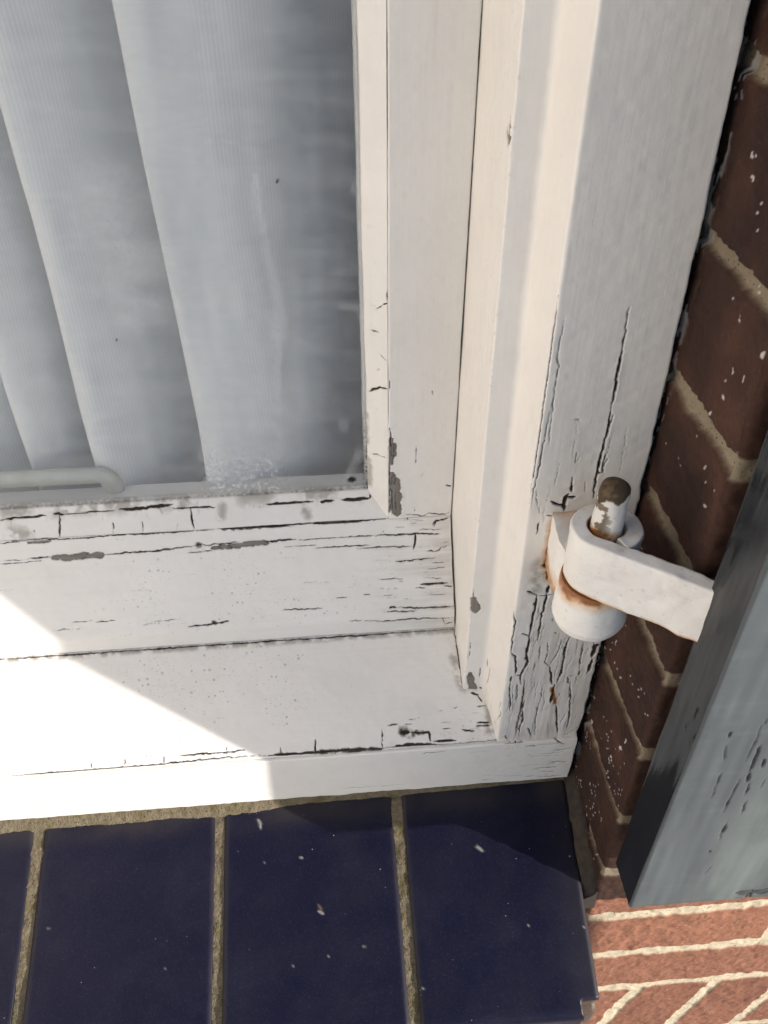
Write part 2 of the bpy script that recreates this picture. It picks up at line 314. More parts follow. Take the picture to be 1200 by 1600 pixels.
MARKS={
 'putb':'c,1.2,-2660,1081,1168 -2669,1044,1114 -2670,997,1046|c,0.8,-2334,1047,1118 -2338,1002,1053|c,0.7,-2156,1041,1109 -2156,1003,1054|c,1.3,-1846,1079,1164 -1847,1041,1109 -1836,999,1048|c,0.4,-2826,1036,1102 -2823,1020,1080|c,0.3,-1936,1030,1093 -1944,999,1048|d,5,-2963,1026,1089 -2882,1020,1080|c,1.5,-3025,1075,1159 -2930,1079,1165 -2742,1082,1169|c,1.8,-2700,1086,1174 -2636,1083,1171|c,0.9,-2636,1082,1169 -2316,1086,1175|c,2.4,-2292,1088,1178 -2125,1089,1180 -1957,1095,1188|c,1.2,-1959,1081,1168 -1696,1078,1163|c,1.9,-1369,1078,1163 -1214,1077,1162 -1078,1077,1161|c,1.8,-1029,1075,1159 -943,1076,1161|c,2.4,-900,1077,1162 -771,1076,1161 -714,1078,1163|c,1.5,-714,1076,1161 -709,1094,1187|d,3,-1144,1059,1136 -1119,1030,1093|d,3,-1652,1076,1160 -1663,1044,1114|d,4,-2575,1096,1189 -2457,1095,1189',
 'rail':'c,1.2,-2968,1004,1052 -2886,1002,1048 -2744,1004,1051 -2674,998,1042 -2509,998,1041 -2329,1003,1050 -2210,1002,1048 -1971,1000,1045 -1706,1001,1047|c,0.7,-3040,994,1035 -2887,999,1043|b,1.6,-2865,990,1029 -2806,991,1030 -2735,993,1033|b,3.0,-1660,1011,1063 -1520,1002,1048 -1350,1003,1050 -1235,1013,1066|c,1.6,-1689,1006,1055 -1520,1001,1046 -1335,1008,1059 -1208,1004,1052 -1065,1003,1050 -1007,1007,1057 -807,1004,1052 -620,1004,1052|b,2.2,-1022,1006,1055 -893,1005,1054 -778,1003,1049|c,1.2,-1506,1002,1048 -1223,995,1037|b,3.4,-2728,938,943 -2652,935,938 -2544,936,941 -2425,936,941|c,1.3,-2876,940,946 -2734,941,947|c,0.5,-3053,937,941 -2876,938,942|c,0.7,-3055,927,926 -2914,928,926 -2784,928,927|c,1.1,-2414,935,939 -2294,938,943 -2029,941,948 -1859,948,959|c,0.8,-1859,949,962 -1750,948,960 -1616,952,966|b,2,-1728,937,942 -1619,937,941|c,0.6,-1887,927,925 -1729,928,927|m,3,-1817,949,961 -1799,945,954|b,3.0,-1671,940,946 -1557,940,946 -1500,946,956 -1393,945,955|c,0.8,-1698,949,961 -1556,953,967|c,1.4,-1393,948,960 -1200,949,961|c,0.7,-1200,947,959 -986,946,956 -813,947,957|c,0.9,-892,948,960 -697,947,957|c,1.2,-697,947,957 -524,945,955 -422,945,955 -262,938,944|c,1.2,-432,945,955 -436,913,902 -453,892,868|c,0.9,-1075,915,906 -903,916,907 -729,915,905|c,0.8,-817,906,891 -614,905,889 -455,903,886|c,0.5,-1275,926,924 -1060,925,922|c,0.8,-369,884,855 -296,880,847 -266,892,868 -214,897,876|c,0.9,-590,855,807 -459,855,807 -312,858,812|c,0.6,-683,796,710 -522,792,704|c,1.7,-414,769,665 -333,769,665 -238,770,666|c,0.9,-444,759,648 -379,756,645|c,1,-261,759,648 -202,756,644|c,0.5,-374,819,747 -241,824,755|c,0.5,-328,840,783 -240,841,784|c,0.5,-390,792,703 -273,786,693|c,0.4,-1190,799,715 -973,798,713|c,0.6,-965,741,618 -892,740,618|c,0.8,-790,745,627 -746,746,627|c,0.5,-659,739,615 -600,737,612|c,0.5,-366,732,604 -248,730,601|c,0.5,-264,912,900 -206,911,899|c,0.9,-319,967,991 -303,982,1015 -215,990,1029|c,0.5,-407,958,976 -261,955,971|c,0.6,-653,960,979 -631,958,975|c,1.5,-626,694,543 -575,695,544|c,1,-575,694,542 -399,687,530 -192,686,528|c,0.9,-659,655,541 -447,655,532|c,1,-887,655,482 -799,655,473|c,1.1,-799,655,477 -608,655,455 -490,655,465 -200,655,448|c,0.8,-274,655,455 -265,655,400|c,0.9,-1317,710,568 -1056,708,565|c,1,-265,655,395 -205,655,407|c,0.8,-1735,655,532 -1661,655,552|c,0.5,-2660,716,578 -2504,715,576|c,0.7,-2517,709,566 -2383,713,573|c,0.5,-2168,698,549 -1984,703,557|c,0.5,-2220,655,564 -2074,655,569|c,1.1,-1929,655,524 -1788,655,532 -1663,655,553|m,2,-1762,655,543 -1753,655,538|c,0.5,-2771,655,564 -2590,655,571|c,0.4,-3094,655,556 -2962,655,561|c,0.8,-312,966,989 -290,985,1020 -206,993,1033|c,0.7,-480,1008,1059 -479,993,1034',
 'stile':'b,2.6,-584,1000,1671 -577,1000,1558 -584,1000,1486|b,3.2,-568,1000,1629 -567,1000,1558|b,3.5,-577,1000,1412 -574,1000,1286 -569,1000,1102|b,5.5,-561,1000,1361 -549,1000,1246 -543,1000,1100|c,1.4,-593,1000,1752 -589,1000,1700 -598,1000,1595 -599,1000,1414 -599,1000,1078|c,1.8,-604,1000,1171 -602,1000,1091|c,0.7,-432,1000,1608 -430,1000,1464|c,1.3,-243,1000,1298 -207,1000,1283|c,0.5,-389,1000,1412 -390,1000,1374|c,0.5,-436,1000,1132 -430,1000,1092|c,0.5,-354,1000,1991 -342,1000,1969|c,1,-486,1000,1072 -414,1000,1064 -383,1000,1048 -342,1000,1074 -238,1000,1057 -202,1000,1074|c,0.8,-595,1000,2073 -596,1000,2021',
 'putr':'c,1.4,-706,1097,1947 -670,1065,1983 -649,1045,2001 -598,998,2020|c,0.7,-664,1059,2488 -628,1026,2521 -598,998,2547|c,0.7,-687,1079,2350 -650,1045,2356|c,0.5,-665,1059,2104 -643,1040,2124|c,0.5,-643,1039,2222 -605,1005,2194|c,0.6,-708,1099,1500 -671,1065,1517 -603,1003,1522|c,0.6,-600,1000,2614 -604,1004,2558|d,2.2,-724,1113,1780 -732,1121,1624 -726,1115,1581|d,2.5,-714,1104,1454 -710,1101,1394 -714,1105,1264',
 'jamb':'c,0.75,-3,0,3050 -2,0,2922 -2,0,2729 -2,0,2562 -3,0,2409 -7,0,2291 -9,0,2114 -17,0,1945|c,0.5,42,0,2947 38,0,2857 37,0,2757 48,0,2712 42,0,2606 49,0,2463 53,0,2295|c,0.6,43,0,2512 32,0,2407 29,0,2314 26,0,2219 24,0,2148 14,0,2038 12,0,1924|c,0.5,25,0,2037 45,0,1931|c,0.7,307,0,2982 308,0,2886 313,0,2771|c,1.2,310,0,2786 313,0,2637 317,0,2479|c,1.3,316,0,2487 319,0,2347 311,0,2217 311,0,2082 314,0,1969|c,0.6,328,0,2454 330,0,2405|c,0.7,333,0,2238 330,0,2172 337,0,2126 320,0,2118 308,0,2146|c,0.8,346,0,2206 337,0,2153|c,0.5,194,0,2256 196,0,2190|c,0.4,210,0,2215 200,0,2189|c,0.4,260,0,2076 271,0,2010|c,1.3,197,0,2058 201,0,2015|c,0.7,192,0,2113 196,0,2053|c,2.6,189,0,2006 175,0,1969 179,0,1901|c,2.2,185,0,1983 226,0,1980|c,1.7,108,0,1963 138,0,1939 179,0,1938|c,1.2,93,0,1877 124,0,1870|c,0.9,64,0,1831 60,0,1751|c,0.6,157,0,2436 182,0,2434|c,0.4,55,0,1940 57,0,1891|r,6.5,161,0,1835 158,0,1748 155,0,1620 145,0,1541|r,5,150,0,1581 162,0,1445|rd,2.6,163,0,1822 165,0,1735|d,5,111,0,1544 101,0,1366|c,1.6,112,0,1531 157,0,1530|c,2.6,154,0,1514 159,0,1431|c,2.2,166,0,1375 170,0,1318|c,1.2,56,0,1347 86,0,1323 112,0,1307|c,0.7,112,0,1307 167,0,1302 224,0,1310|c,1.4,111,0,1303 111,0,1216 109,0,1081 108,0,979|c,2.0,107,0,1251 106,0,1238|c,1.3,170,0,1332 165,0,1272 160,0,1185 157,0,1076 160,0,935|c,0.9,60,0,1007 104,0,984|c,1.6,105,0,988 108,0,883 105,0,825 122,0,753 97,0,675 89,0,624 102,0,560|c,0.7,107,0,834 103,0,775|c,1.0,114,0,704 115,0,754|c,0.9,-10,0,1183 -4,0,1147 11,0,1118 13,0,1035 10,0,970 16,0,844|c,1.5,17,0,839 41,0,812 55,0,730 62,0,643|c,1.0,62,0,643 88,0,635|c,1.4,34,0,635 38,0,583|c,0.9,34,0,573 40,0,471 53,0,382 58,0,303|c,0.7,77,0,573 89,0,454 88,0,389|c,0.5,53,0,544 58,0,458 71,0,391|c,1.0,119,0,605 124,0,515 124,0,374 124,0,273 121,0,123 120,0,27|c,0.9,138,0,405 136,0,294 148,0,213 137,0,109 142,0,25|c,0.6,124,0,273 154,0,189 142,0,132|c,0.6,239,0,545 241,0,415 229,0,272 232,0,156 248,0,11|c,0.4,219,0,329 240,0,213|c,0.9,183,0,115 201,0,77 219,0,15|c,1.2,53,0,48 68,0,10|c,0.5,178,0,895 188,0,776|c,0.5,169,0,748 163,0,678|c,0.7,217,0,920 232,0,831 222,0,743 257,0,704|c,0.6,301,0,940 289,0,816 259,0,709|c,1.5,260,0,673 275,0,635 280,0,572 295,0,533|c,0.8,256,0,709 266,0,657|c,1.1,305,0,532 310,0,440|c,2.0,309,0,446 307,0,352|r,2.4,293,0,496 332,0,350|c,1.2,340,0,337 362,0,210 376,0,115 395,0,17|c,1.4,342,0,951 326,0,851 335,0,741 333,0,629 320,0,546|c,2.2,327,0,870 327,0,846|c,0.7,425,0,889 433,0,791 436,0,659|c,1.3,442,0,643 441,0,601|c,0.5,378,0,598 435,0,602|c,0.8,378,0,593 389,0,539 404,0,532|c,1.0,403,0,527 420,0,395 436,0,259 448,0,71|c,0.5,433,0,587 439,0,523|c,3.4,533,0,869 501,0,862 497,0,764|c,2.0,500,0,744 496,0,663 487,0,612|c,0.6,248,0,1002 264,0,982|c,0.5,215,0,1116 231,0,1088|c,0.5,529,0,426 536,0,270|c,0.6,541,0,119 513,0,63 476,0,19 406,0,-2|b,5,-157,295,988 -144,295,951 -152,295,910|b,4.5,-134,295,277 -122,295,203 -117,295,121|b,2,-141,295,326 -133,295,265|c,1.6,-62,295,184 -56,295,164|c,0.6,-79,295,379 -79,295,271|c,1.2,-31,220,453 -32,225,354 -34,239,264|c,0.8,-38,268,488 -39,272,403|c,0.5,-165,295,1069 -165,295,1009|c,0.5,-156,295,638 -155,295,549 -163,295,435|c,1,-185,413,815 -185,402,784|b,2.2,-185,333,3628 -185,321,3549|b,2.6,-185,361,3579 -185,333,3545|c,0.7,-2,11,412 -4,28,306 0,-2,274 -5,37,159|c,0.7,-185,743,534 -185,750,388|c,0.7,-10,70,102 -6,41,128',
 'sill':'c,1.7,-31,252,129 -23,245,126|c,0.7,-24,241,124 -14,160,82 -10,102,52 -5,23,12|c,1.1,-121,83,43 -29,85,44|c,1.5,-110,103,53 -27,103,53|c,1.1,-684,126,65 -618,129,66|c,0.6,-577,127,65 -520,126,65|c,1,-205,66,34 -132,58,30|c,0.5,-352,84,43 -286,85,44|m,4.5,-598,83,42 -565,87,45 -549,77,39|c,3,-598,78,40 -549,82,42|c,1.6,-541,82,42 -501,73,38 -427,74,38 -421,17,9|m,2.5,-508,77,39 -468,70,36|c,1.6,-400,20,10 -261,16,8|c,0.9,-724,100,52 -727,6,3|c,1,-1147,75,39 -1152,6,3|c,0.6,-256,193,99 -231,196,100|c,0.5,-89,197,101 -30,198,101|c,0.6,-221,73,37 -148,64,33|c,0.9,-88,259,133 -77,238,122 -66,217,111|c,0.6,-104,198,102 -42,194,100|c,1.6,-129,276,142 -80,259,133|d,3,-216,491,252 -188,335,172 -176,306,157|d,3,-25,200,103 -38,52,27|c,0.5,-257,191,98 -229,199,102|c,0.8,-192,660,339 -185,490,251 -180,369,190 -177,313,161|c,0.7,-2542,47,24 -2539,10,5|c,0.7,-2338,48,25 -2337,17,9|c,0.7,-2096,48,25 -2097,5,3|c,0.7,-1707,76,39 -1706,24,12|c,0.7,-1366,51,26 -1367,14,7|c,0.7,-1145,79,40 -1153,9,5|c,0.7,-725,101,52 -729,8,4|c,1.2,-1999,43,22 -1841,45,23 -1592,48,25|c,1.0,-3088,2,1 -2818,4,2 -2508,6,3 -2156,5,3 -1722,17,9 -1443,11,6|c,2,-1443,11,6 -1143,9,4|c,1.8,-1143,12,6 -740,-3,-2|m,1.8,-1143,12,6 -921,7,3 -740,-3,-2|c,1.7,-1363,6,3 -1155,6,3 -994,9,5 -719,3,2|m,2.0,-1155,9,4 -946,1,0 -752,-1,0|c,2,-638,8,4 -556,13,7 -394,2,1|c,1,-719,3,2 -621,6,3 -394,-4,-2 -314,-18,-9 -231,-9,-5 -17,0,0|c,0.9,-17,0,0 67,9,4',
 'apron':'c,0.9,-477,-20,-54 -329,-20,-51|c,1.0,183,-20,-52 268,-20,-68|c,0.8,266,-20,-57 449,-20,-52|c,0.8,376,-20,-134 508,-20,-116|c,0.9,373,-20,19 402,-20,-46 451,-20,-69|c,0.5,213,-20,-179 365,-20,-184|c,0.9,366,-20,-257 504,-20,-267|c,0.8,271,-20,-325 435,-20,-326|c,0.7,319,-20,-371 424,-20,-376|c,1.5,116,-20,40 124,-20,-17|c,0.6,46,-20,-1 177,-20,-1|c,0.5,312,-20,-163 446,-20,-151|c,0.5,-1010,-20,-385 -588,-20,-398|c,0.8,-73,-20,-417 13,-20,-423|c,0.8,291,-20,-428 466,-20,-430',
 'shutter':'c,0.9,821,-1067,1601 826,-1067,1558|c,1.0,814,-1067,1553 821,-1067,1421 821,-1067,1283|c,1.7,857,-1067,1403 860,-1067,1298 864,-1067,1188|c,2.3,868,-1067,1187 874,-1067,1109|c,1.2,893,-1067,1099 897,-1067,997|c,0.8,919,-1067,949 928,-1067,824|c,1.1,834,-1067,1150 833,-1067,1035 831,-1067,854|c,0.9,730,-1067,1206 732,-1067,1122 734,-1067,990|c,1.5,877,-1067,729 879,-1067,655|c,0.8,872,-1067,777 878,-1067,588|c,1.6,905,-1067,1292 915,-1067,1223|c,0.6,961,-1067,1133 957,-1067,1047|c,1.2,686,-1067,1520 690,-1067,1476|c,0.8,692,-1067,1424 717,-1067,1303|c,1.0,858,-1067,488 862,-1067,461|c,0.5,907,-1067,319 892,-1067,229|b,7,1156,-1067,-32 1215,-1067,-32|b,6,1266,-1067,-42 1308,-1067,-19|b,4,1215,-1067,-104 1213,-1067,-62|c,0.9,550,-998,1612 550,-997,1525|c,0.6,550,-974,1474 550,-966,1419|c,0.4,550,-1053,1511 550,-1039,1389',
 'glass':'s,2.5,-1231,1120,3168 -1221,1120,2797 -1184,1120,2565 -1181,1120,2396 -1223,1120,2119 -1231,1120,1818|s,6,-1188,1120,2416 -1193,1120,2358|k,1.0,-1131,1120,3160 -1129,1120,3146|k,0.6,-2072,1120,2341 -2059,1120,2328|s,3,-863,1120,1715 -859,1120,1680|k,3,-832,1120,1286 -806,1120,1290|s,3,-852,1120,1313 -788,1120,1435 -766,1120,1507|s,5,-1709,1120,1546 -1676,1120,1639|s,5,-1682,1120,1346 -1664,1120,1591|s,2.5,-727,1120,2393 -743,1120,2470|s,3,-751,1120,3090 -738,1120,3121|s,2.5,-738,1120,2470 -838,1120,2484|s,14,-1957,1120,3132 -1975,1120,2976 -1927,1120,2826 -1877,1120,2756|s,9,-1987,1120,2691 -1969,1120,2454 -1872,1120,2524|k,0.5,-1244,1120,3494 -1243,1120,3489',
}
# ------------------------------------------------------------------ more materials
M_paint_v = paint_material('white_paint_upright_grain', grain=(1, 1, 0))
M_paint_h = paint_material('white_paint_level_grain', grain=(0, 1, 1))
M_paint_metal = paint_material('white_paint_on_iron', (.80, .785, .755), (1, 1, 1), True, ((.035, .022, .012), (.17, .11, .06)))

def brick_material():
    t = NT('brick_and_mortar')
    mo = t.attr('mortar'); tone = t.attr('tone'); dirt = t.attr('dirt'); spl = t.attr('splat')
    n1 = t.noise(60, 5); n2 = t.noise(420, 3)
    c = t.mix(tone, (.33, .150, .090), (.12, .048, .036))
    c = t.mix(t.ramp(n1, .4, .72), c, (.26, .118, .068))
    c = t.mix(t.math('MULTIPLY', t.ramp(n2, .45, .7), .5), c, (.09, .042, .035))
    c = t.mix(t.math('MULTIPLY', t.specks(520, .4, .25), .6), c, (.38, .25, .2))
    m = t.mix(t.noise(500, 4), (.46, .385, .26), (.70, .61, .45))
    m = t.mix(t.specks(900, .45, .25), m, (.12, .09, .06))
    c = t.mix(mo, c, m)
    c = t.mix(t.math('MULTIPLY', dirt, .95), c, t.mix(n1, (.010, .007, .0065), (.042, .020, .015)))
    c = t.mix(spl, c, (.72, .70, .68))
    h = t.math('ADD', t.noise(1500, 4, .7), t.math('MULTIPLY', t.noise(330, 3), .6))
    return t.done(c, .85, t.bump(h, .7, .0010), .25)
M_brick = brick_material()

def far_brick_material():
    t = NT('brick_courses')
    sp = t.n('ShaderNodeSeparateXYZ'); t.t.links.new(t.co, sp.inputs[0])
    cb = t.n('ShaderNodeCombineXYZ'); t.set(cb.inputs[0], t.math('ADD', sp.outputs[0], sp.outputs[1])); t.set(cb.inputs[1], t.math('ADD', sp.outputs[2], .0496 + .005))
    b = t.n('ShaderNodeTexBrick'); t.t.links.new(cb.outputs[0], b.inputs['Vector'])
    b.inputs['Scale'].default_value = 1; b.inputs['Brick Width'].default_value = .22; b.inputs['Row Height'].default_value = .0625; b.inputs['Mortar Size'].default_value = .005
    b.inputs['Color1'].default_value = (.30, .12, .08, 1); b.inputs['Color2'].default_value = (.2, .075, .055, 1); b.inputs['Mortar'].default_value = (.40, .34, .25, 1)
    return t.done(t.mix(t.math('MULTIPLY', t.noise(60, 4), .5), b.outputs[0], (.16, .07, .05)), .85, t.bump(t.noise(500, 3), .5, .001))
M_brick_far = far_brick_material()

def mortar_material(name='mortar', dark=.0):
    t = NT(name)
    c = t.mix(t.noise(350, 5), (.085, .07, .043), (.235, .195, .13))
    c = t.mix(t.ramp(t.noise(90, 3), .5, .68), c, (.10, .085, .035))
    c = t.mix(t.specks(800, .45, .35), c, (.06, .05, .035))
    return t.done(c, .9, t.bump(t.math('ADD', t.noise(900, 4), t.noise(300, 2)), .9, .0012), .2)
M_mortar = mortar_material()

def tile_material():
    t = NT('navy_glaze')
    c = t.mix(t.noise(14, 4), (.0042, .0041, .0145), (.0062, .0061, .0200))
    c = t.mix(t.math('MULTIPLY', t.ramp(t.noise(900, 2), .52, .75), .35), c, (.03, .03, .052))
    c = t.mix(t.specks(420, .13, .05), c, (.42, .42, .44))
    c = t.mix(t.math('MULTIPLY', t.specks(90, .075, .10), .7), c, (.33, .33, .34))
    film = t.ramp(t.noise(26, 5, .65), .48, .75)
    c = t.mix(t.math('MULTIPLY', film, .03), c, (.17, .17, .19))
    c = t.mix(t.math('MULTIPLY', t.attr('dirt'), .7), c, (.035, .030, .026))
    c = t.mix(t.math('MULTIPLY', t.attr('smear'), .8), c, (.30, .29, .27))
    c = t.mix(t.attr('bare'), c, t.mix(t.noise(600, 3), (.05, .032, .024), (.14, .10, .075)))
    h = t.math('ADD', t.noise(160, 3), t.math('MULTIPLY', t.noise(1300, 2), .5))
    rg = t.math('ADD', t.ramp(t.noise(40, 4), .3, .7, .30, .46), t.math('MULTIPLY', t.attr('dirt'), .2))
    return t.done(c, rg, t.bump(h, .12, .0005), .22)
M_tile = tile_material()

def shutter_material():
    t = NT('teal_shutter_paint')
    st = t.noise(1, 5, .6, t.scaled((26, 26, 5)), 1.2)
    c = t.mix(t.ramp(st, .3, .7), (.068, .079, .085), (.090, .103, .109))
    bl = t.noise(1, 4, .6, t.scaled((22, 22, 11)), .8)
    c = t.mix(t.math('MULTIPLY', t.ramp(bl, .48, .75), .34), c, (.135, .160, .162))
    cross = t.noise(1, 3, .6, t.scaled((40, 40, 190)))
    c = t.mix(t.math('MULTIPLY', t.ramp(cross, .52, .75), .3), c, (.115, .145, .15))
    c = t.mix(t.math('MULTIPLY', t.attr('smear'), .5), c, (.20, .235, .22))
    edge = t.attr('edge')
    c = t.mix(edge, c, t.mix(st, (.013, .0145, .017), (.017, .019, .022)))  # side face gets a darker base: its shade is put into the colour
    c = t.mix(t.attr('bare'), c, (.055, .058, .058))
    c = t.mix(t.attr('crack'), c, (.010, .012, .012))
    nb = t.bump(t.noise(1, 3, .5, t.scaled((220, 220, 22))), .22, .0007)
    nb = t.bump(t.noise(900, 2), .12, .0003, nb)
    rg = t.math('SUBTRACT', t.ramp(bl, .3, .7, .42, .54), t.math('MULTIPLY', edge, .30))
    return t.done(c, rg, nb, .38)
M_shutter = shutter_material()

def glass_material():
    t = NT('old_window_glass')
    tr = t.n('ShaderNodeBsdfTransparent'); tr.inputs[0].default_value = (.985, .99, .99, 1)
    gl = t.n('ShaderNodeBsdfGlossy'); gl.inputs['Roughness'].default_value = .03
    di = t.n('ShaderNodeBsdfDiffuse'); di.inputs[0].default_value = (.75, .77, .78, 1)
    nb = t.bump(t.noise(16, 2), .25, .0012); t.t.links.new(nb, gl.inputs['Normal'])
    fr = t.n('ShaderNodeFresnel'); fr.inputs[0].default_value = 1.5
    geo = t.n('ShaderNodeNewGeometry')          # the pane reflects where light meets it, not again on the way out
    fac = t.math('MULTIPLY', t.math('MULTIPLY', fr.outputs[0], 1.7), t.math('SUBTRACT', 1.0, geo.outputs['Backfacing']), True)
    m1 = t.n('ShaderNodeMixShader'); t.set(m1.inputs[0], fac); t.t.links.new(tr.outputs[0], m1.inputs[1]); t.t.links.new(gl.outputs[0], m1.inputs[2])
    wipe = t.noise(1, 4, .6, t.scaled((16, 16, 90)), .6)
    dust = t.math('ADD', t.ramp(wipe, .3, .75, .04, .12), t.math('MULTIPLY', t.attr('smear'), t.ramp(t.noise(260, 3), .2, .75, .15, .55)))
    drops = t.math('MULTIPLY', t.attr('drops'), t.ramp(t.noise(330, 3), .47, .62))
    dust = t.math('ADD', dust, t.math('MULTIPLY', drops, .35))
    m2 = t.n('ShaderNodeMixShader'); t.set(m2.inputs[0], dust); t.t.links.new(m1.outputs[0], m2.inputs[1]); t.t.links.new(di.outputs[0], m2.inputs[2])
    dk = t.n('ShaderNodeBsdfDiffuse'); dk.inputs[0].default_value = (.03, .026, .022, 1)
    m3 = t.n('ShaderNodeMixShader'); t.set(m3.inputs[0], t.math('MAXIMUM', t.attr('crack'), t.math('MULTIPLY', t.attr('dirt'), t.ramp(t.noise(420, 4), .35, .65)))); t.t.links.new(m2.outputs[0], m3.inputs[1]); t.t.links.new(dk.outputs[0], m3.inputs[2])
    t.t.links.new(m3.outputs[0], t.out.inputs[0])
    return t.m
M_glass = glass_material()

def curtain_material():
    t = NT('net_curtain_cloth')
    u = t.attr('run')
    wv = t.math('SINE', t.math('MULTIPLY', u, 2 * math.pi / .0021))
    band = t.ramp(t.math('SINE', t.math('MULTIPLY', u, 2 * math.pi / .078)), -.25, .25)
    stripe = t.math('MULTIPLY', t.ramp(wv, .45, .95), band)
    weave = t.noise(1, 3, .6, t.scaled((900, 900, 260)))
    c = t.mix(stripe, t.mix(weave, (.88, .90, .915), (.93, .945, .955)), (.99, .99, .99))
    df = t.n('ShaderNodeBsdfDiffuse'); t.set(df.inputs[0], c)
    tl = t.n('ShaderNodeBsdfTranslucent'); t.set(tl.inputs[0], c)
    m = t.n('ShaderNodeMixShader'); m.inputs[0].default_value = .15
    t.t.links.new(df.outputs[0], m.inputs[1]); t.t.links.new(tl.outputs[0], m.inputs[2])
    tp = t.n('ShaderNodeBsdfTransparent')
    m2 = t.n('ShaderNodeMixShader'); t.set(m2.inputs[0], t.ramp(stripe, 0, 1, .04, .01)); t.t.links.new(m.outputs[0], m2.inputs[1]); t.t.links.new(tp.outputs[0], m2.inputs[2])
    t.t.links.new(m2.outputs[0], t.out.inputs[0])
    return t.m
M_curtain = curtain_material()

def plain(name, col, rough=.7, nscale=8, var=.25, metallic=0.0):
    t = NT(name)
    return t.done(t.mix(t.noise(nscale, 4), tuple(x * (1 - var) for x in col), tuple(min(1, x * (1 + var)) for x in col)), rough, t.bump(t.noise(nscale * 25, 2), .2, .001), **({'Metallic': metallic} if metallic else {}))
M_stay = plain('dull_zinc', (.50, .51, .47), .35, 120, .25, .3)
M_room = plain('room_plaster', (.78, .77, .74))
M_render = plain('bounce_wall_render', (.70, .68, .62), .9, 40, .1)
M_board = plain('board_paint', (.55, .54, .50), .5, 60)
M_pave = plain('paving_stone', (.40, .385, .36), .85, 3)
M_mortar_dark = plain('dark_brown_mortar', (.034, .026, .020), .9, 260, .7)  # darker brown mortar for the fillet beside the end tile
M_pin = paint_material('chipped_pin_paint', (.72, .70, .67), (1, 1, 1), True, ((.035, .024, .012), (.19, .13, .07)))

# ------------------------------------------------------------------ ground and room
tag(Boxes().box((-40, -40, -1.02), (40, 0.3, -.9)).build('pavement', M_pave), kind='structure')
rb = Boxes()
rb.box((-2.0, .2, -.95), (1.2, 3.0, -.9)).box((-2.0, .2, 1.7), (1.2, 3.0, 1.75)).box((-2.0, 3.0, -.9), (1.2, 3.05, 1.7)).box((-2.05, .2, -.9), (-2.0, 3.0, 1.7)).box((1.2, .2, -.9), (1.25, 3.0, 1.7))
tag(rb.build('room_wall', M_room), kind='structure')

# ------------------------------------------------------------------ window frame
LX = -0.72                                     # left end of the opening
frame = tag(empty('window', (-.45, .02, 0)), 'white painted wooden window with a cracked flaking post, sloping sill and curtained glass', 'window')

def board(name, prof, S, axis, mat, parent, marks, grid, wob=.00025, extra=None, speckfn=None, depth=.0009, washfn=None):
    V, N, q, caps = sweep_grid(prof, S, axis)
    a = apply_marks(V, marks, grid)
    d = wob * 2 * (fbm(V, .03, 11, 2) - .5) + .00012 * 2 * (vnoise(V, .004, 5) - .5)
    d = d + a['lift'] * (1 - np.clip(a['crack'] * 2, 0, 1)) * (1 - a['bare']) * .00045 - a['crack'] * depth - a['bare'] * .0003
    # paint lifts a little beside cracks
    W = V + N * d[:, None]
    if extra is not None: W = extra(W, V, N)
    a['speck'] = speckfn(V) if speckfn else np.zeros(len(V))
    a['wash'] = washfn(V) if washfn else np.zeros(len(V))
    return mesh_np(name, W, q, caps, mat, parent, a)

G = .0004
jp = profile([(-.0195, .14, .01), (-.0190, .1, .0005), (-.0178, .0300, .0005), (-.0046, .0284, .0004, .0035), (0, 0, .00045, .0018), (.0530, 0, .004), (.0530, .14, .02)])
jm = [(k, w * (.72 if k[0] == 'r' else 1), p) for k, w, p in parse_marks(MARKS['jamb'])]
jm += random_cracks(lambda r: (r.uniform(.003, .05), 0, r.uniform(.004, .12) * r.random() ** .5), 40, 5, (np.array([0, 0, 1.0]), np.array([1.0, 0, 0])), (.006, .026), (.15, .38), .16)
jm += random_cracks(lambda r: (r.uniform(.006, .05), 0, r.uniform(.14, .24)), 8, 6, (np.array([0, 0, 1.0]), np.array([1.0, 0, 0])), (.006, .03), (.12, .28), .08)
def jamb_shape(W, V, N):
    ed = np.interp(V[:, 2], [-.01, 0, .02, .1, .21, .31, .41, .6], [-.0012, -.0010, .0004, .0012, .0016, .0003, -.0016, -.002])
    ed = ed + .0016 * (fbm(np.stack([V[:, 2] * 0, V[:, 2] * 0, V[:, 2]], 1), .011, 21, 3) - .5) * (1 + 1.2 * (V[:, 2] < .24))
    W[:, 0] += ed * sstep(.035, .053, V[:, 0])
    e2 = .0005 * (fbm(np.stack([V[:, 2] * 0, V[:, 2] * 0, V[:, 2]], 1), .014, 22, 3) - .5) * 2
    W[:, 1] += e2 * sstep(.004, 0, np.abs(V[:, 0])) * (V[:, 1] < .01)
    return W
jspk = lambda V: ((V[:, 0] < -.0165) * .30 + (V[:, 0] > -.0165) * .02) * (fbm(V, .05, 41, 2) > .42)
board('jamb', jp, axis_samples(-.0035, -.0035, .43, 1.25, G), 'z', M_paint_v, frame, jm, G, .00035, jamb_shape, jspk, .0009, lambda V: sstep(.16, .06, V[:, 2] + .05 * (fbm(V, .02, 47, 2) - .5)) * sstep(.002, .012, V[:, 0]) * (V[:, 1] < .002) + sstep(.018, .004, V[:, 2] - V[:, 1] * .514) * .6)
sp_ = profile([(0, 0, .0005, .0014), (.072, .0370, .003), (.13, .0668, .02), (.13, -.046, .02), (.0222, -.046, .02), (.0222, -.0013, .004), (.0, -.0013, .0005)], .0005)
sm_ = parse_marks(MARKS['sill'])
sm_ += random_cracks(lambda r: (r.uniform(-.06, .0), .004 + .02 * r.random(), .008), 14, 9, (np.array([1.0, 0, 0]), np.array([0, .89, .457])), (.004, .014), (.12, .3), .05)
